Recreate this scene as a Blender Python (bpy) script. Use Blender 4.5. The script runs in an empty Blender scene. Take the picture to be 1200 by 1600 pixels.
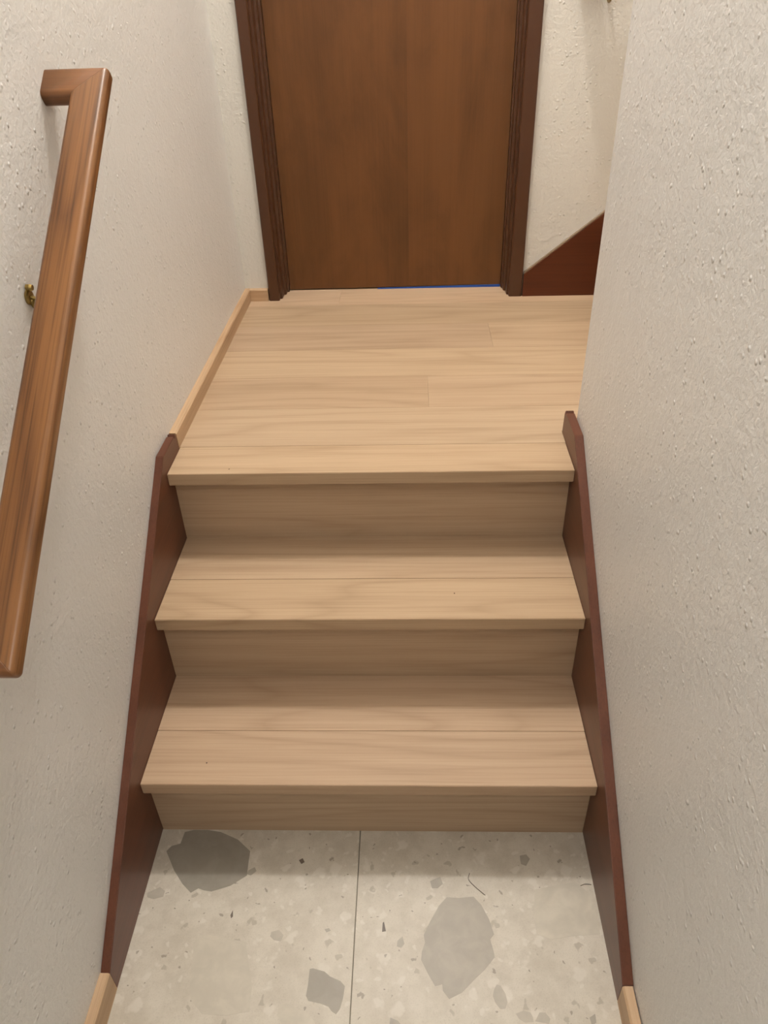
import bpy, bmesh, math, random
from mathutils import Vector, Matrix

random.seed(7)
S = bpy.context.scene
COL = S.collection

# ------------------------------------------------------------------ camera
F_PX, PIT, YAW, ROL = 1176.54, math.radians(-35.14), math.radians(-2.6112), math.radians(-1.9828)
CAM = Vector((0.5443, -0.9239, 1.4867))
cd = bpy.data.cameras.new('camera'); cam = bpy.data.objects.new('camera', cd); COL.objects.link(cam)
fw = Vector((math.sin(YAW) * math.cos(PIT), math.cos(YAW) * math.cos(PIT), math.sin(PIT)))
rt = Vector((math.cos(YAW), -math.sin(YAW), 0)); up = rt.cross(fw)
r2 = math.cos(ROL) * rt + math.sin(ROL) * up
u2 = -math.sin(ROL) * rt + math.cos(ROL) * up
m = Matrix((r2, u2, -fw)).transposed().to_4x4(); m.translation = CAM
cam.matrix_world = m
cd.sensor_fit = 'VERTICAL'; cd.sensor_height = 36.0; cd.lens = 36.0 * F_PX / 1600.0
cd.clip_start = 0.02
S.camera = cam

# ------------------------------------------------------------------ light
W = bpy.data.worlds.new('world'); S.world = W; W.use_nodes = True
W.node_tree.nodes['Background'].inputs[0].default_value = (1.0, 0.95, 0.90, 1)
W.node_tree.nodes['Background'].inputs[1].default_value = 0.10


def lamp(name, loc, power, radius, colour):
    l = bpy.data.lights.new(name, 'POINT'); l.energy = power; l.shadow_soft_size = radius; l.color = colour
    o = bpy.data.objects.new(name, l); o.location = loc; COL.objects.link(o)
    return o


lamp('landing_lamp', (0.55, 1.13, 3.40), 92, 0.075, (1.0, 0.962, 0.91))     # ceiling lamp above the landing
lamp('hall_fill', (0.45, -1.75, 3.0), 27, 0.16, (1.0, 0.965, 0.915))        # unseen fill light added behind the viewer to lift the shadows
S.view_settings.view_transform = 'Standard'
S.view_settings.look = 'None'
S.view_settings.gamma = 1.0
S.view_settings.use_curve_mapping = False
S.view_settings.exposure = -0.06


# ------------------------------------------------------------------ materials
def srgb(r, g, b):
    f = lambda c: (c / 255 / 12.92) if c / 255 <= 0.04045 else ((c / 255 + 0.055) / 1.055) ** 2.4
    return (f(r), f(g), f(b), 1.0)


class Mat:
    def __init__(self, name):
        self.m = bpy.data.materials.new(name); self.m.use_nodes = True
        self.t = self.m.node_tree; self.n = self.t.nodes
        self.b = self.n['Principled BSDF']

    def node(self, kind, **kw):
        x = self.n.new(kind)
        for k, v in kw.items():
            if k in x.inputs: x.inputs[k].default_value = v
            else: setattr(x, k, v)
        return x

    def link(self, a, b): self.t.links.new(a, b)

    def math(self, op, a, b=None, clamp=False):
        x = self.n.new('ShaderNodeMath'); x.operation = op; x.use_clamp = clamp
        for i, v in enumerate((a, b)):
            if v is None: continue
            if isinstance(v, (int, float)): x.inputs[i].default_value = v
            else: self.link(v, x.inputs[i])
        return x.outputs[0]

    def mix(self, fac, a, b, mode='MIX'):
        x = self.n.new('ShaderNodeMix'); x.data_type = 'RGBA'; x.blend_type = mode
        for s, v in ((x.inputs[0], fac), (x.inputs[6], a), (x.inputs[7], b)):
            if isinstance(v, (int, float, tuple)): s.default_value = v
            else: self.link(v, s)
        return x.outputs[2]

    def ramp(self, src, lo, hi):
        x = self.n.new('ShaderNodeMapRange'); x.interpolation_type = 'SMOOTHSTEP'
        self.link(src, x.inputs[0]); x.inputs[1].default_value = lo; x.inputs[2].default_value = hi
        return x.outputs[0]

    def coords(self, scale, jitter=True, warp=0.0):
        tc = self.n.new('ShaderNodeTexCoord'); v = tc.outputs['Object']
        if jitter:
            oi = self.n.new('ShaderNodeObjectInfo')
            k = self.math('MULTIPLY', oi.outputs['Random'], 37.0)
            c = self.n.new('ShaderNodeCombineXYZ')
            for i in range(3): self.link(k, c.inputs[i])
            a = self.n.new('ShaderNodeVectorMath'); a.operation = 'ADD'
            self.link(v, a.inputs[0]); self.link(c.outputs[0], a.inputs[1]); v = a.outputs[0]
        mp = self.n.new('ShaderNodeMapping'); mp.inputs['Scale'].default_value = scale
        self.link(v, mp.inputs[0]); return mp.outputs[0]

    def noise(self, vec, scale, detail=4, rough=0.55, dist=0.0):
        x = self.n.new('ShaderNodeTexNoise')
        x.inputs['Scale'].default_value = scale; x.inputs['Detail'].default_value = detail
        x.inputs['Roughness'].default_value = rough; x.inputs['Distortion'].default_value = dist
        self.link(vec, x.inputs['Vector']); return x.outputs['Fac']

    def bump(self, h, strength, dist):
        x = self.n.new('ShaderNodeBump'); x.inputs['Strength'].default_value = strength; x.inputs['Distance'].default_value = dist
        self.link(h, x.inputs['Height']); self.link(x.outputs[0], self.b.inputs['Normal'])


def wood(name, light, dark, along=0, rough=0.5, ring=9.0, ring_mix=0.5, fine_mix=0.35, mid_mix=0.3, spec=0.4, blotch=0.0, tint=True, bump=0.12):
    """grain runs along the given axis (0 x, 1 y, 2 z)"""
    M = Mat(name)
    sc = lambda l, c: tuple(l if i == along else c for i in range(3))
    base = M.noise(M.coords(sc(0.55, 5.0)), 1.0, 2, 0.5, 0.25)
    rings = M.math('FRACT', M.math('MULTIPLY', base, ring))
    tri = M.math('ABSOLUTE', M.math('SUBTRACT', M.math('MULTIPLY', rings, 2.0), 1.0))
    tri = M.math('POWER', tri, 2.8)
    fine = M.noise(M.coords(sc(4.0, 260.0)), 1.0, 3, 0.6)
    mid = M.noise(M.coords(sc(0.8, 42.0)), 1.0, 4, 0.6)
    f = M.math('ADD', M.math('MULTIPLY', tri, ring_mix), M.math('MULTIPLY', M.ramp(fine, 0.42, 0.72), fine_mix))
    f = M.math('ADD', f, M.math('MULTIPLY', M.ramp(mid, 0.38, 0.7), mid_mix))
    if blotch:
        f = M.math('ADD', f, M.math('MULTIPLY', M.ramp(M.noise(M.coords(sc(2.2, 5.5)), 1.0, 5, 0.6, 0.8), 0.36, 0.72), blotch))
    c = M.mix(M.math('MINIMUM', f, 1.0), light, dark)
    if tint:
        oi = M.n.new('ShaderNodeObjectInfo')
        c = M.mix(1.0, c, oi.outputs['Color'], 'MULTIPLY')
    M.link(c, M.b.inputs['Base Color'])
    M.b.inputs['Roughness'].default_value = rough
    M.b.inputs['Specular IOR Level'].default_value = spec
    if bump: M.bump(M.math('ADD', fine, M.math('MULTIPLY', mid, 0.6)), bump, 0.0006)
    return M.m


def paint(name, colour, big=1.0):
    """off-white paint over a splattered, knocked-down texture"""
    M = Mat(name)
    v = M.coords((1, 1, 1), jitter=False)
    n1 = M.noise(v, 110, 3, 0.6, 0.3)
    n2 = M.noise(v, 26, 3, 0.5)
    vo = M.n.new('ShaderNodeTexVoronoi'); vo.inputs['Scale'].default_value = 66; M.link(v, vo.inputs['Vector'])
    gate = M.ramp(M.noise(v, 24, 3), 0.44, 0.62)
    spots = M.math('MULTIPLY', M.math('SUBTRACT', 1.0, M.ramp(vo.outputs['Distance'], 0.05, 0.30)), gate)
    h = M.math('ADD', M.math('MULTIPLY', n1, 0.7), M.math('MULTIPLY', n2, 0.6))
    h = M.math('ADD', h, M.math('MULTIPLY', spots, 0.75 * big))
    soil = M.ramp(M.noise(v, 3.2, 4), 0.35, 0.75)
    c = M.mix(M.math('MULTIPLY', soil, 0.10), colour, tuple(x * 0.8 for x in colour[:3]) + (1,))
    M.link(c, M.b.inputs['Base Color'])
    M.b.inputs['Roughness'].default_value = 0.40
    M.b.inputs['Specular IOR Level'].default_value = 0.35
    M.bump(h, 0.62, 0.004)
    return M.m


def plain(name, colour, rough=0.5, metal=0.0):
    M = Mat(name); M.b.inputs['Base Color'].default_value = colour
    M.b.inputs['Roughness'].default_value = rough; M.b.inputs['Metallic'].default_value = metal
    return M.m


def terrazzo(name):
    """pale stone tile with a fine scatter of chips printed in it"""
    M = Mat(name)
    v = M.coords((1, 1, 1), jitter=False)
    wv = M.n.new('ShaderNodeVectorMath'); wv.operation = 'ADD'
    wn = M.n.new('ShaderNodeTexNoise'); wn.inputs['Scale'].default_value = 48; M.link(v, wn.inputs['Vector'])
    ws = M.n.new('ShaderNodeVectorMath'); ws.operation = 'SCALE'; ws.inputs['Scale'].default_value = 0.032
    M.link(wn.outputs['Color'], ws.inputs[0]); M.link(v, wv.inputs[0]); M.link(ws.outputs[0], wv.inputs[1]); wvv = wv.outputs[0]
    c = M.mix(M.ramp(M.noise(v, 14, 6, 0.65), 0.35, 0.68), srgb(206, 198, 184), srgb(190, 181, 166))
    c = M.mix(M.math('MULTIPLY', M.ramp(M.noise(v, 420, 2), 0.5, 0.8), 0.35), c, srgb(160, 150, 134))

    def chips(scale, lo, hi, keep_lo, keep_hi, col, amt, c):
        vo = M.n.new('ShaderNodeTexVoronoi'); vo.inputs['Scale'].default_value = scale; M.link(wvv, vo.inputs['Vector'])
        shape = M.math('SUBTRACT', 1.0, M.ramp(vo.outputs['Distance'], lo, hi))
        sep = M.n.new('ShaderNodeSeparateColor'); M.link(vo.outputs['Color'], sep.inputs[0])
        keep = M.math('MULTIPLY', M.math('GREATER_THAN', sep.outputs[0], keep_lo), M.math('LESS_THAN', sep.outputs[0], keep_hi))
        f = M.math('MULTIPLY', M.math('MULTIPLY', shape, keep), amt)
        return M.mix(f, c, col)
    c = chips(30, 0.22, 0.40, 0.50, 0.80, srgb(214, 207, 195), 0.65, c)
    c = chips(58, 0.20, 0.38, 0.30, 0.62, srgb(217, 211, 200), 0.5, c)
    c = chips(46, 0.22, 0.34, 0.74, 0.88, srgb(164, 154, 138), 0.65, c)
    c = chips(70, 0.18, 0.28, 0.89, 0.975, srgb(134, 123, 109), 0.7, c)
    c = chips(105, 0.16, 0.28, 0.965, 1.0, srgb(118, 107, 94), 0.7, c)
    M.link(c, M.b.inputs['Base Color'])
    M.b.inputs['Roughness'].default_value = 0.42
    return M.m


def chipmat(name, col):
    M = Mat(name)
    v = M.coords((1, 1, 1), jitter=True)
    f = M.ramp(M.noise(v, 26, 4, 0.6, 0.5), 0.3, 0.75)
    c = M.mix(f, col, tuple(x * 1.16 for x in col[:3]) + (1,))
    oi = M.n.new('ShaderNodeObjectInfo'); c = M.mix(1.0, c, oi.outputs['Color'], 'MULTIPLY')
    M.link(c, M.b.inputs['Base Color']); M.b.inputs['Roughness'].default_value = 0.42
    return M.m


OAK = wood('pale_oak', srgb(193, 169, 142), srgb(156, 131, 104), 0, 0.52, ring=10.0, ring_mix=0.30, fine_mix=0.26, mid_mix=0.22)
OAK_Y = wood('oak_baseboard', srgb(200, 170, 137), srgb(166, 132, 98), 1, 0.5, ring=6, ring_mix=0.35)
OAK_X = wood('oak_baseboard_cross', srgb(200, 170, 137), srgb(166, 132, 98), 0, 0.5, ring=6, ring_mix=0.35)
RED = wood('red_brown_stain', srgb(102, 58, 38), srgb(78, 40, 23), 1, 0.36, ring=5, ring_mix=0.4, spec=0.5, bump=0.05)
REDX = wood('red_brown_stain_cross', srgb(92, 44, 20), srgb(76, 34, 13), 0, 0.40, ring=5, ring_mix=0.3, spec=0.35, bump=0.05)
DOORW = wood('stained_birch', srgb(114, 74, 40), srgb(82, 51, 24), 2, 0.40, ring=2.0, ring_mix=0.08, fine_mix=0.12, mid_mix=0.16, blotch=0.6, spec=0.35, bump=0.04)
FRAMEW = wood('dark_door_frame', srgb(80, 47, 25), srgb(66, 37, 17), 2, 0.33, ring=2, ring_mix=0.05, fine_mix=0.04, mid_mix=0.1, spec=0.5, bump=0)
RAILW = wood('oiled_oak_rail', srgb(140, 94, 52), srgb(86, 51, 22), 0, 0.32, ring=9, ring_mix=0.5, fine_mix=0.55, spec=0.5, bump=0.1)
RAILX = wood('oiled_oak_return', srgb(134, 88, 50), srgb(96, 58, 29), 0, 0.32, ring=5, ring_mix=0.4, fine_mix=0.4, spec=0.5, bump=0.06)
WALL = paint('textured_wall_paint', (0.80, 0.785, 0.76, 1))
WALLB = paint('textured_wall_paint_cream', (0.74, 0.715, 0.66, 1), 0.8)
CEIL = plain('ceiling_paint', (0.78, 0.75, 0.70, 1), 0.8)
TILE = terrazzo('pale_stone_tile')
GROUT = plain('grout', srgb(150, 142, 128), 0.9)
BRASS = plain('aged_brass', (0.30, 0.21, 0.07, 1), 0.3, 1.0)
BLUE = plain('flat_blue', (0.018, 0.085, 0.40, 1), 0.6)
DARK = plain('knot_filler', srgb(70, 45, 28), 0.7)
CAULK = plain('worn_filler', srgb(140, 118, 96), 0.8)
HAIR = plain('dark_fibre', srgb(60, 48, 40), 0.7)


# ------------------------------------------------------------------ mesh helpers
def link(name, bm, mat, parent=None, bevel=0.0, smooth=False, frame=None):
    bmesh.ops.recalc_face_normals(bm, faces=bm.faces)
    if bevel:
        bmesh.ops.bevel(bm, geom=[e for e in bm.edges if len(e.link_faces) == 2 and e.calc_face_angle(0) > 0.5],
                        offset=bevel, segments=2, affect='EDGES', clamp_overlap=True)
    # local origin at the centre of the bounding box, so grain and pivot sit in the piece
    lo = Vector([min(v.co[i] for v in bm.verts) for i in range(3)]); hi = Vector([max(v.co[i] for v in bm.verts) for i in range(3)])
    c = (lo + hi) / 2
    rot = Matrix(frame).transposed() if frame else Matrix.Identity(3)
    for v in bm.verts: v.co = rot.transposed() @ (v.co - c)
    me = bpy.data.meshes.new(name); bm.to_mesh(me); bm.free()
    if smooth:
        for p in me.polygons: p.use_smooth = True
    me.materials.append(mat)
    o = bpy.data.objects.new(name, me); COL.objects.link(o)
    o.rotation_euler = rot.to_euler()
    if parent is not None:
        o.parent = parent; o.location = c - parent_world(parent)
    else: o.location = c
    return o


def parent_world(p):
    v = Vector((0, 0, 0))
    while p is not None: v += Vector(p.location); p = p.parent
    return v


def box(x0, x1, y0, y1, z0, z1):
    bm = bmesh.new()
    v = [bm.verts.new((x, y, z)) for x in (x0, x1) for y in (y0, y1) for z in (z0, z1)]
    for f in ((0, 1, 3, 2), (4, 6, 7, 5), (0, 4, 5, 1), (2, 3, 7, 6), (0, 2, 6, 4), (1, 5, 7, 3)): bm.faces.new([v[i] for i in f])
    return bm


def prism(pts, axis, a, b):
    """polygon pts in the two other axes (in x,y,z order), extruded along axis from a to b"""
    def P(p, t):
        q = list(p); q.insert(axis, t); return q
    bm = bmesh.new()
    A = [bm.verts.new(P(p, a)) for p in pts]; B = [bm.verts.new(P(p, b)) for p in pts]
    n = len(pts)
    bm.faces.new(A); bm.faces.new(B[::-1])
    for i in range(n): bm.faces.new((A[i], A[(i + 1) % n], B[(i + 1) % n], B[i]))
    return bm


def empty(name, loc):
    o = bpy.data.objects.new(name, None); o.location = loc; o.empty_display_size = 0.1; COL.objects.link(o); return o


def tag(o, label=None, cat=None, group=None, kind=None):
    for k, v in (('label', label), ('category', cat), ('group', group), ('kind', kind)):
        if v: o[k] = v
    return o


def structure(o): o['kind'] = 'structure'; return o


# ------------------------------------------------------------------ dimensions
WID = 0.90
TL, TR = 0.0174, 0.0196            # stringer thicknesses = gap between tread ends and walls
Z1, Z2, Z3 = 0.1998, 0.4029, 0.6056
YR = (0.0, 0.2576, 0.5130)         # riser faces
YN = (-0.028, 0.2265, 0.4780)      # nose faces
TN = 0.030                         # nosing thickness
YB = 1.600                         # back wall
YF = 1.583                         # face of back baseboard and skirt
YE = 0.607                         # end of right wall
CZ = 3.55                          # ceiling
YFRONT = -3.0
XE = 2.6

# ------------------------------------------------------------------ room shell
structure(link('wall_left', box(-0.16, -TL, YFRONT, YB + 0.14, -0.05, CZ), WALL))
structure(link('wall_right', prism([(WID + TR, YFRONT), (1.06, YFRONT), (1.06, 0.47), (XE, 0.47), (XE, YE), (WID + TR, YE)], 2, -0.05, CZ), WALL, bevel=0.004))
structure(link('wall_back', prism([(-TL, Z3 - 0.25), (0.080, Z3 - 0.25), (0.080, Z3 + 2.03), (0.905, Z3 + 2.03), (0.905, Z3 - 0.25), (XE, Z3 - 0.25),
                                   (XE, CZ), (-TL, CZ)], 1, YB, YB + 0.14), WALLB))
structure(link('wall_front', box(-0.16, 1.06, YFRONT - 0.1, YFRONT, -0.05, CZ), WALL))
structure(link('wall_stair_end', box(XE, XE + 0.1, 0.47, YB + 0.14, 0.3, CZ), WALL))
structure(link('ceiling', box(-0.16, XE + 0.1, YFRONT - 0.1, YB + 0.14, CZ, CZ + 0.1), CEIL))

# tiled lower floor
floor = structure(link('floor', box(-TL, WID + TR, YFRONT, 0.02, -0.03, -0.0035), GROUT))
JX = 0.428
tiles = []
for x0, x1 in ((-TL, JX - 0.0011), (JX + 0.0011, WID + TR)):
    y1 = 0.012
    for k in range(3):
        y0 = max(y1 - 1.2, YFRONT) if k else y1 - 1.0
        t = link('tile', box(x0, x1, y0 + 0.001, y1 - 0.001, -0.0035, 0.0), TILE, floor, bevel=0.0006)
        tiles.append((x0, x1, y0, y1, t)); y1 = y0
        if y0 <= YFRONT + 0.01: break

CHIPS = {
'a': ('g', [[0.049,-0.006],[0.0682,-0.001],[0.098,-0.001],[0.1269,-0.0053],[0.1676,-0.0227],[0.1982,-0.0485],[0.199,-0.0766],[0.2006,-0.1012],[0.1705,-0.1228],[0.1339,-0.135],[0.1178,-0.1326],[0.1065,-0.1287],[0.093,-0.138],[0.0716,-0.1199],[0.0473,-0.0918],[0.0202,-0.0501],[0.0281,-0.0385],[0.0459,-0.0325]], 0.70),
'b': ('g', [[0.6065,-0.1416],[0.6305,-0.1426],[0.6597,-0.1397],[0.6736,-0.156],[0.6862,-0.183],[0.6934,-0.2116],[0.6853,-0.2211],[0.6903,-0.2451],[0.6907,-0.253],[0.6699,-0.2755],[0.6513,-0.2909],[0.6267,-0.3135],[0.6033,-0.3242],[0.5925,-0.3108],[0.5917,-0.3003],[0.5789,-0.3036],[0.5666,-0.2834],[0.5541,-0.2593],[0.5555,-0.2457],[0.5618,-0.2284],[0.5596,-0.2144],[0.5724,-0.1892],[0.5908,-0.1582]], 0.93),
'c': ('g', [[0.3484,-0.2775],[0.3542,-0.2764],[0.376,-0.2816],[0.3874,-0.2901],[0.4067,-0.2974],[0.4155,-0.3059],[0.4134,-0.3259],[0.4089,-0.3434],[0.4028,-0.3516],[0.3944,-0.3467],[0.3881,-0.3396],[0.3728,-0.3347],[0.3517,-0.3309],[0.3462,-0.3227],[0.3479,-0.3057]], 0.78),
'd': ('p', [[0.1288,-0.2209],[0.1521,-0.2194],[0.1804,-0.225],[0.2211,-0.2315],[0.2316,-0.2635],[0.2462,-0.3072],[0.2487,-0.3488],[0.2067,-0.3565],[0.1639,-0.3541],[0.1391,-0.3319],[0.1286,-0.298],[0.1267,-0.2592],[0.1207,-0.2339]], 0.94),
'e': ('g', [[0.6899,-0.2989],[0.6966,-0.3009],[0.7043,-0.3145],[0.7063,-0.3279],[0.7018,-0.3381],[0.6927,-0.3393],[0.6847,-0.3292],[0.6812,-0.3179],[0.6845,-0.3074]], 1.12),
'f': ('g', [[0.7189,-0.346],[0.7329,-0.3407],[0.7449,-0.3436],[0.7482,-0.3515],[0.7484,-0.3584],[0.7328,-0.3597],[0.7235,-0.3539]], 1.14),
'g': ('p', [[0.2997,-0.3378],[0.3108,-0.3346],[0.3303,-0.3435],[0.3516,-0.3503],[0.364,-0.3612],[0.3695,-0.371],[0.3346,-0.3794],[0.3085,-0.368],[0.2986,-0.3541]], 0.94),
'h': ('p', [[0.7828,-0.1243],[0.8142,-0.1175],[0.8667,-0.1078],[0.8929,-0.1359],[0.894,-0.1854],[0.894,-0.2092],[0.8478,-0.2121],[0.7985,-0.2197],[0.7757,-0.2106],[0.7722,-0.1747]], 0.95),
'i': ('g', [[0.2672,-0.2121],[0.2815,-0.2083],[0.2915,-0.2177],[0.2882,-0.2295],[0.2744,-0.2273],[0.266,-0.2204]], 1.08),
'j': ('g', [[0.0046,-0.139],[0.0274,-0.1269],[0.04,-0.1347],[0.0392,-0.1464],[0.0212,-0.1517],[0.0072,-0.148]], 1.1),
'k': ('g', [[0.5744,-0.1094],[0.5848,-0.104],[0.5953,-0.0999],[0.6,-0.1144],[0.5894,-0.1237],[0.5779,-0.1238]], 0.98),
'l': ('g', [[0.7609,-0.0533],[0.7745,-0.0504],[0.7811,-0.0601],[0.7713,-0.0753],[0.7614,-0.0713]], 0.95),
'm': ('g', [[0.5098,-0.2256],[0.5194,-0.2173],[0.5231,-0.2312],[0.5171,-0.2382],[0.5087,-0.236]], 1.02),
'n': ('d', [[0.4809,-0.1927],[0.4834,-0.1902],[0.4875,-0.2082],[0.4802,-0.2095]], 0.7),
'o': ('d', [[0.3032,-0.0673],[0.3108,-0.063],[0.3157,-0.0713],[0.3095,-0.0755]], 0.9),
'p': ('g', [[0.4988,-0.3552],[0.5124,-0.36],[0.5191,-0.3678],[0.4969,-0.3711]], 0.9),
'q': ('g', [[0.7508,-0.3574],[0.7605,-0.3433],[0.7706,-0.3432],[0.778,-0.3531],[0.7746,-0.361],[0.7638,-0.3592]], 1.1),
'r': ('g', [[0.846,-0.3501],[0.8572,-0.3439],[0.8566,-0.3578],[0.8481,-0.3619]], 0.9),
's': ('g', [[0.2014,-0.0903],[0.2135,-0.0833],[0.2188,-0.0915],[0.2086,-0.1011],[0.2002,-0.0985]], 0.95),
't': ('g', [[0.3692,-0.206],[0.3776,-0.2036],[0.3817,-0.2083],[0.3734,-0.212]], 0.95),
'v': ('d', [[0.1819,-0.1815],[0.185,-0.1715],[0.1874,-0.1839],[0.1843,-0.1876]], 0.8),
}
CM = {'g': chipmat('grey_stone_chip', srgb(166, 158, 145)), 'p': chipmat('pale_stone_chip', srgb(195, 187, 172)), 'd': chipmat('dark_stone_chip', srgb(112, 98, 86))}
for k, (mk, pts, tint) in CHIPS.items():
    cx = sum(p[0] for p in pts) / len(pts)
    par = next(t for x0, x1, y0, y1, t in tiles if x0 <= cx <= x1 and y0 <= -0.2 <= y1)
    o = link('stone_chip', prism([tuple(p) for p in pts], 2, -0.002, 0.00025), CM[mk], par)
    o.color = (tint, tint, tint, 1)

# landing floor: planks side to side
landing = structure(link('floor.001', box(-TL, XE, YN[2] + 0.05, YB + 0.14, Z3 - 0.05, Z3 - 0.0145), GROUT))
rows = [0.5985, 0.7850, 0.9680, 1.1570, 1.3500, 1.5330, 1.7200]
cuts = [[], [0.589], [], [0.786], [], [0.304]]
tints = [[(.97, .95, .92)], [(.90, .86, .82), (.94, .905, .87)], [(.96, .935, .89)], [(.86, .825, .80), (.90, .865, .82)], [(.85, .82, .77)], [(1.03, .99, .97), (1.04, .995, .965)]]
g = 0.0002
for i in range(6):
    xs = [-TL] + cuts[i] + [1.215]
    for j in range(len(xs) - 1):
        x0, y0, xr = xs[j] + g, rows[i] + g, xs[j + 1] - g
        y1 = rows[i + 1] - g
        pl = [(x0, y0), (xr, y0), (xr, y1), (x0, y1)]
        if i == 0: pl = [(x0, y0), (WID - g, y0), (WID - g, 0.654), (xr, 0.654), (xr, y1), (x0, y1)]   # notched round the end of the right wall
        o = link('plank', prism(pl, 2, Z3 - 0.0145, Z3), OAK, landing, bevel=0.0003)
        o.color = (*tints[i][j], 1)
# baseboards
bb = structure(link('baseboard_left', prism([(-TL, Z3), (0.0, Z3), (0.0, Z3 + 0.037), (-0.003, Z3 + 0.040), (-TL, Z3 + 0.040)], 1, 0.5935, YB), OAK_Y))
bb.rotation_euler = (0, 0, 0)
structure(link('baseboard_back', prism([(YB, Z3), (YF, Z3), (YF, Z3 + 0.037), (YF + 0.003, Z3 + 0.040), (YB, Z3 + 0.040)], 0, 0.0, 0.0615), OAK_X))
structure(link('baseboard_left.001', prism([(-TL, 0), (0.0, 0), (0.0, 0.057), (-0.003, 0.060), (-TL, 0.060)], 1, YFRONT, -0.3152), OAK_Y))
structure(link('baseboard_right', prism([(WID + TR, 0), (WID, 0), (WID, 0.057), (WID + 0.003, 0.060), (WID + TR - 0.002, 0.060)], 1, YFRONT, -0.3240), OAK_Y))

# ------------------------------------------------------------------ lower staircase
stair = tag(empty('staircase', (WID / 2, 0, 0)), 'pale oak staircase of three steps between red-brown skirt boards', 'staircase')
e = 0.0006


def hole(x, y, z, par, r=0.0016):
    bm = bmesh.new(); n = 8
    prismpts = [(x + r * math.cos(6.2832 * i / n), y + r * math.sin(6.2832 * i / n)) for i in range(n)]
    bm.free(); link('nail_hole', prism(prismpts, 2, z - 0.001, z + 0.0002), DARK, par)


tcol = [(1.04, .985, .96), (1.0, .96, .92)]
ncol = [(.985, .93, .90), (.985, .94, .87), (1.02, .985, .93)]
rcol = [(.95, .93, .92), (.98, .95, .92), (.99, .96, .93)]
zz = (0.0, Z1, Z2, Z3)
seam = (0.1040, 0.3575, rows[0])
for i in range(3):
    r = link('riser', box(e, WID - e, YR[i], YR[i] + 0.018, zz[i] + (0.0004 if i else 0.0), zz[i + 1] - TN - 0.0004), OAK, stair)
    r.color = (*rcol[i], 1)
    if i < 2:
        t = link('tread', box(e, WID - e, seam[i] + 0.0004, YR[i + 1] + 0.02, zz[i + 1] - 0.02, zz[i + 1]), OAK, stair, bevel=0.0006)
        t.color = (*tcol[i], 1)
    nb = prism([(YN[i], zz[i + 1]), (YN[i], zz[i + 1] - TN), (YN[i] + 0.05, zz[i + 1] - TN), (YN[i] + 0.05, zz[i + 1] - 0.02),
                (seam[i], zz[i + 1] - 0.02), (seam[i], zz[i + 1])], 0, e, WID - e)
    n = link('nosing', nb, OAK, t if i < 2 else stair, bevel=0.0011)
    n.color = (*ncol[i], 1)
    hole(*((0.1231, 0.0228), (0.6342, 0.3073), (0.1362, 0.498))[i], zz[i + 1], n)


def stringer(x0, x1, a, b, yf, yk, ye, name='stringer'):
    zk = a + b * yk
    pts = [(yf, 0.0), (yf, a + b * yf), (yk, zk), (ye - 0.014, zk - 0.0005), (ye - 0.010, zk - 0.007), (ye - 0.004, zk + 0.001), (ye + 0.002, zk - 0.008), (ye + 0.006, Z3 + 0.0002), (ye + 0.006, Z3 - 0.20), (0.15, 0.0)]
    return link(name, prism(pts, 0, x0, x1), RED, stair, bevel=0.0012)


sl = stringer(-TL + 0.0004, 0.0, 0.2916, 0.7398, -0.3152, 0.4830, 0.5860)
sl['label'] = 'red-brown stained stringer against the left wall'
sr = stringer(WID, WID + TR - 0.0004, 0.2912, 0.7134, -0.3237, 0.5250, 0.6440)
sr['label'] = 'red-brown stained stringer against the right wall, chipped at its upper end'
structure_names = None

# ------------------------------------------------------------------ upper flight, turning right behind the wall
stair2 = tag(empty('staircase', (1.18, 1.1, Z3)), 'upper staircase right of the door, its red-brown sloped skirt board on the back wall', 'staircase')
sk = link('stringer', prism([(0.9215, Z3), (0.9215, 0.679), (1.1538, 0.8616), (2.35, 0.8616 + 0.787 * 1.1962), (2.35, 1.2), (1.62, Z3)], 1, YF, YB - 0.0004), REDX, stair2, bevel=0.001)
k0, k1 = 0.787, 0.005
st = link('edge_strip', prism([(0.9225, 0.6795), (1.1538, 0.8618), (2.35, 0.8618 + k0 * 1.1962), (2.35, 0.8618 + k0 * 1.1962 + k1), (1.1538, 0.8618 + k1), (0.9225, 0.6795 + k1)], 1, YF + 0.006, YB - 0.0004), CAULK, sk)
st['label'] = 'worn pale filler along the top edge'
for i in range(4):
    x = 1.225 + 0.2566 * i; z = Z3 + 0.2028 * (i + 1)
    rr = link('riser', box(x, x + 0.018, YE + 0.003, YF - 0.001, z - 0.2028, z - TN), OAK, stair2); rr.color = (*rcol[1], 1)
    tt = link('tread', box(x - 0.03, x + 0.2566, YE + 0.002, YF - 0.001, z - TN, z), OAK, stair2, bevel=0.001); tt.color = (*ncol[2], 1)

# ------------------------------------------------------------------ door
door = structure(empty('door_1', (0.49, 1.69, Z3)))
HD = Z3 + 2.03
cl = [(0.062, YB), (0.064, YF + 0.003), (0.067, YF), (0.0960, YF), (0.0985, YF + 0.003), (0.0990, YB + 0.002), (0.080, YB + 0.002), (0.080, YB)]
jl = [(0.080, YB + 0.002), (0.1065, YB + 0.002), (0.1075, 1.6420), (0.1145, 1.6440), (0.1155, 1.6700), (0.1212, 1.6715), (0.1212, 1.735), (0.080, 1.735)]
cr = [(0.9205, YB), (0.9190, YF + 0.003), (0.916, YF), (0.8790, YF), (0.8765, YF + 0.003), (0.8760, YB + 0.002), (0.905, YB + 0.002), (0.905, YB)]
jr = [(0.905, YB + 0.002), (0.8700, YB + 0.002), (0.8690, 1.6420), (0.8630, 1.6440), (0.8620, 1.6700), (0.8585, 1.6715), (0.8585, 1.735), (0.905, 1.735)]
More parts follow.
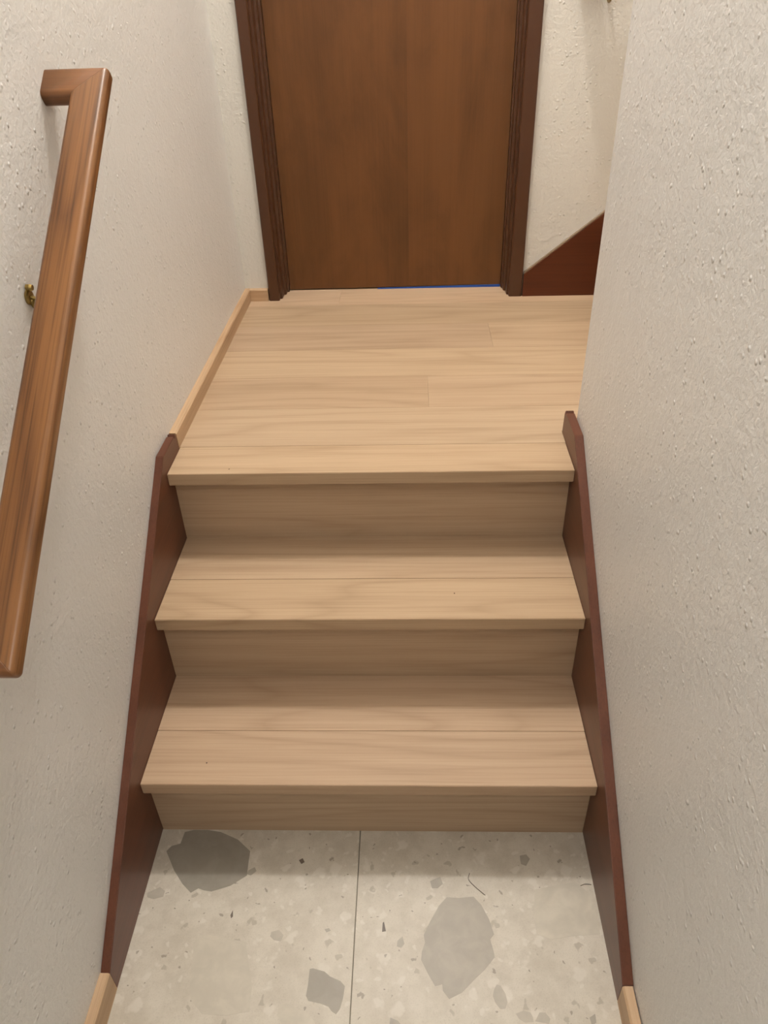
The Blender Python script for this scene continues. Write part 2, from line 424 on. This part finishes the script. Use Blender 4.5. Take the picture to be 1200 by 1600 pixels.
for nm, poly in (('casing', cl), ('jamb', jl), ('casing', cr), ('jamb', jr)):
    link(nm, prism(poly, 2, Z3 + 0.0005, HD + (0.03 if nm == 'casing' else 0.0)), FRAMEW, door, bevel=0.0 if nm == 'casing' else 0.0014)
link('casing', prism([(YF, HD - 0.005), (YB, HD - 0.005), (YB, HD + 0.03), (YF, HD + 0.03)], 0, 0.0992, 0.8758), FRAMEW, door)
# flush door leaf, its foot a little higher on the right
leaf = link('door_leaf', prism([(0.1225, Z3 + 0.0035), (0.8575, Z3 + 0.0085), (0.8575, HD - 0.004), (0.1225, HD - 0.004)], 1, 1.69, 1.73), DOORW, door)
for x0, x1 in ((0.1225, 0.5400), (0.5404, 0.8575)):
    zb = lambda x: Z3 + 0.0035 + 0.005 * (x - 0.1225) / 0.735
    link('veneer', prism([(x0, zb(x0)), (x1, zb(x1)), (x1, HD - 0.004), (x0, HD - 0.004)], 1, 1.6888, 1.6900), DOORW, leaf)

blue_strip = prism([(0.4300, Z3), (0.8565, Z3), (0.8565, Z3 + 0.0082), (0.4300, Z3 + 0.0035)], 1, 1.6862, 1.6882)  # thin blue strip at the foot of the leaf, taller towards the right
tag(link('blue_door_strip', blue_strip, BLUE), 'thin blue strip under the right half of the brown door', 'blue_strip')


# ------------------------------------------------------------------ handrails
def rrect(w, h, r, seg=5):
    out = []
    for cx, cy, a0 in ((w / 2 - r, h / 2 - r, 0), (-w / 2 + r, h / 2 - r, 90), (-w / 2 + r, -h / 2 + r, 180), (w / 2 - r, -h / 2 + r, 270)):
        for k in range(seg + 1):
            a = math.radians(a0 + 90 * k / seg); out.append((cx + r * math.cos(a), cy + r * math.sin(a)))
    return out


def loft(rings):
    bm = bmesh.new(); R = [[bm.verts.new(p) for p in ring] for ring in rings]; n = len(R[0])
    for a, b in zip(R, R[1:]):
        for i in range(n): bm.faces.new((a[i], a[(i + 1) % n], b[(i + 1) % n], b[i]))
    bm.faces.new(R[0]); bm.faces.new(R[-1][::-1])
    return bm


def handrail(lower, upper, out, wall_gap, mats, label, group_z, bracket_s):
    """lower, upper: centres of the mitred corners; out: unit normal of the wall; wall_gap: wall to rail centre"""
    lower, upper, out = Vector(lower), Vector(upper), Vector(out)
    e_ = (upper - lower).normalized(); n_ = out.cross(e_)
    if n_.z < 0: n_ = -n_
    L = (upper - lower).length
    w, h, r, rc = 0.055, 0.027, 0.009, 0.007
    prof = rrect(w, h, r)
    root = empty('handrail', lower - out * wall_gap)
    hw = w / 2

    def corner(a, s_e, sgn):
        """coordinates (lateral, along) near an outer corner, rounded; sgn +1 upper, -1 lower"""
        la, le = a, s_e
        ca, ce = hw - rc, hw - rc
        if la > ca and le > ce:
            ta, te = la - ca, le - ce; m_ = max(ta, te); d = math.hypot(ta, te)
            if d > 1e-9: la, le = ca + ta * m_ / d, ce + te * m_ / d
        return la, le * sgn
    steps = [0, rc * .2, rc * .4, rc * .6, rc * .8, rc, rc * 2]
    rings = []
    for sgn in (-1, 1):
        base = lower if sgn < 0 else upper
        seq = []
        for s in steps:
            ring = []
            for a, b in prof:
                la, le = corner(a, a - s, sgn)
                ring.append(base + out * la + e_ * le + n_ * b)
            seq.append(ring)
        rings += seq if sgn < 0 else seq[::-1]
    fr = (e_, n_.cross(e_), n_)
    link('rail', loft(rings), mats[0], root, smooth=True, frame=fr)
    for sgn in (-1, 1):
        base = lower if sgn < 0 else upper
        seq = []
        for s in steps:
            ring = []
            for a, b in prof:
                la, le = corner(a - s, a, sgn)
                ring.append(base + out * la + e_ * le + n_ * b)
            seq.append(ring)
        seq.append([base - out * wall_gap + e_ * (a * sgn) + n_ * b for a, b in prof])
        link('return', loft(seq), mats[1], root, smooth=True, frame=(out, n_.cross(out), n_))
    # wall bracket
    c = lower + e_ * (bracket_s * L)
    wp = c - out * wall_gap + Vector((0, 0, group_z))
    br = link('bracket', disc(wp, out, 0.011, 0.005), BRASS, root)
    link('bracket_arm', tube([wp + out * 0.003, wp + out * 0.02 + Vector((0, 0, -0.004)), wp + out * 0.034 + Vector((0, 0, 0.001)), c - n_ * (h / 2 + 0.004)], 0.0032), BRASS, br, smooth=True)
    path = [wp + out * 0.003 + Vector((0, 0, -0.004)), wp + out * 0.012 + Vector((0, 0, -0.024)), wp + out * 0.028 + Vector((0, 0, -0.032)), wp + out * (wall_gap - 0.014) + Vector((0, 0, -0.012)), c - n_ * (h / 2 + 0.010), c - n_ * (h / 2)]
    link('bracket_arm', tube(path, 0.0042), BRASS, br, smooth=True)
    link('saddle', slab(c - n_ * (h / 2 + 0.0015), e_, out, n_, 0.05, 0.018, 0.003), BRASS, br)
    link('screw', disc(wp + out * 0.002 + Vector((0, 0, 0.014)), out, 0.005, 0.009), BRASS, br)
    link('screw', disc(wp + out * 0.004 - Vector((0, 0, 0.0060)), out, 0.0035, 0.003), BRASS, br)
    tag(root, label, 'handrail')
    return root


def disc(c, axis, r, t, n=20):
    axis = axis.normalized(); a = axis.orthogonal().normalized(); b = axis.cross(a)
    ring = lambda rr, d: [c + axis * d + (a * math.cos(6.28318 * i / n) + b * math.sin(6.28318 * i / n)) * rr for i in range(n)]
    return loft([ring(r, 0), ring(r, t * .6), ring(r * .8, t)])


def slab(c, ex, ey, ez, lx, ly, lz):
    bm = bmesh.new()
    v = [bm.verts.new(c + ex * (sx * lx / 2) + ey * (sy * ly / 2) + ez * (sz * lz / 2)) for sx in (-1, 1) for sy in (-1, 1) for sz in (-1, 1)]
    for f in ((0, 1, 3, 2), (4, 6, 7, 5), (0, 4, 5, 1), (2, 3, 7, 6), (0, 2, 6, 4), (1, 5, 7, 3)): bm.faces.new([v[i] for i in f])
    return bm


def tube(path, r, n=10, sub=6):
    pts = []
    P = [path[0]] + path + [path[-1]]
    for i in range(1, len(P) - 2):
        for k in range(sub):
            t = k / sub
            pts.append(0.5 * ((2 * P[i]) + (P[i + 1] - P[i - 1]) * t + (2 * P[i - 1] - 5 * P[i] + 4 * P[i + 1] - P[i + 2]) * t * t + (3 * P[i] - P[i - 1] - 3 * P[i + 1] + P[i + 2]) * t ** 3))
    pts.append(path[-1])
    rings = []
    for i, p in enumerate(pts):
        d = (pts[min(i + 1, len(pts) - 1)] - pts[max(i - 1, 0)]).normalized()
        a = d.cross(Vector((0.31, 0.42, 0.85))).normalized(); b = d.cross(a)
        rings.append([p + (a * math.cos(6.28318 * k / n) + b * math.sin(6.28318 * k / n)) * r for k in range(n)])
    return loft(rings)


handrail((0.0549, -0.304, 0.8485), (0.0549, 0.3955, 1.3669), (1, 0, 0), 0.0549 + TL, (RAILW, RAILX),
         'oak handrail with squared return ends on the left wall', -0.062, 0.648)
handrail((1.035, YB - 0.0775, 1.49), (2.2, YB - 0.0775, 1.49 + 0.787 * 1.165), (0, -1, 0), 0.0775, (RAILW, RAILX),
         'upper flight handrail at top right, only its bracket foot in view', -0.078, 0.05)

# dark fibres lying on the tiles
for path in ([(0.655, -0.092), (0.652, -0.105), (0.662, -0.118), (0.676, -0.131), (0.683, -0.137)], [(0.874, -0.116), (0.884, -0.1125), (0.896, -0.1135)]):
    P = [Vector((x, y, 0.0009)) for x, y in path]
    o = link('fibre', tube(P, 0.00055, 6, 5), HAIR)
    tag(o, 'thin curled dark fibre lying on the tile above the large grey stone' if path[0][0] < 0.7 else 'short dark fibre on the tile at the foot of the right skirt board', 'fibre')
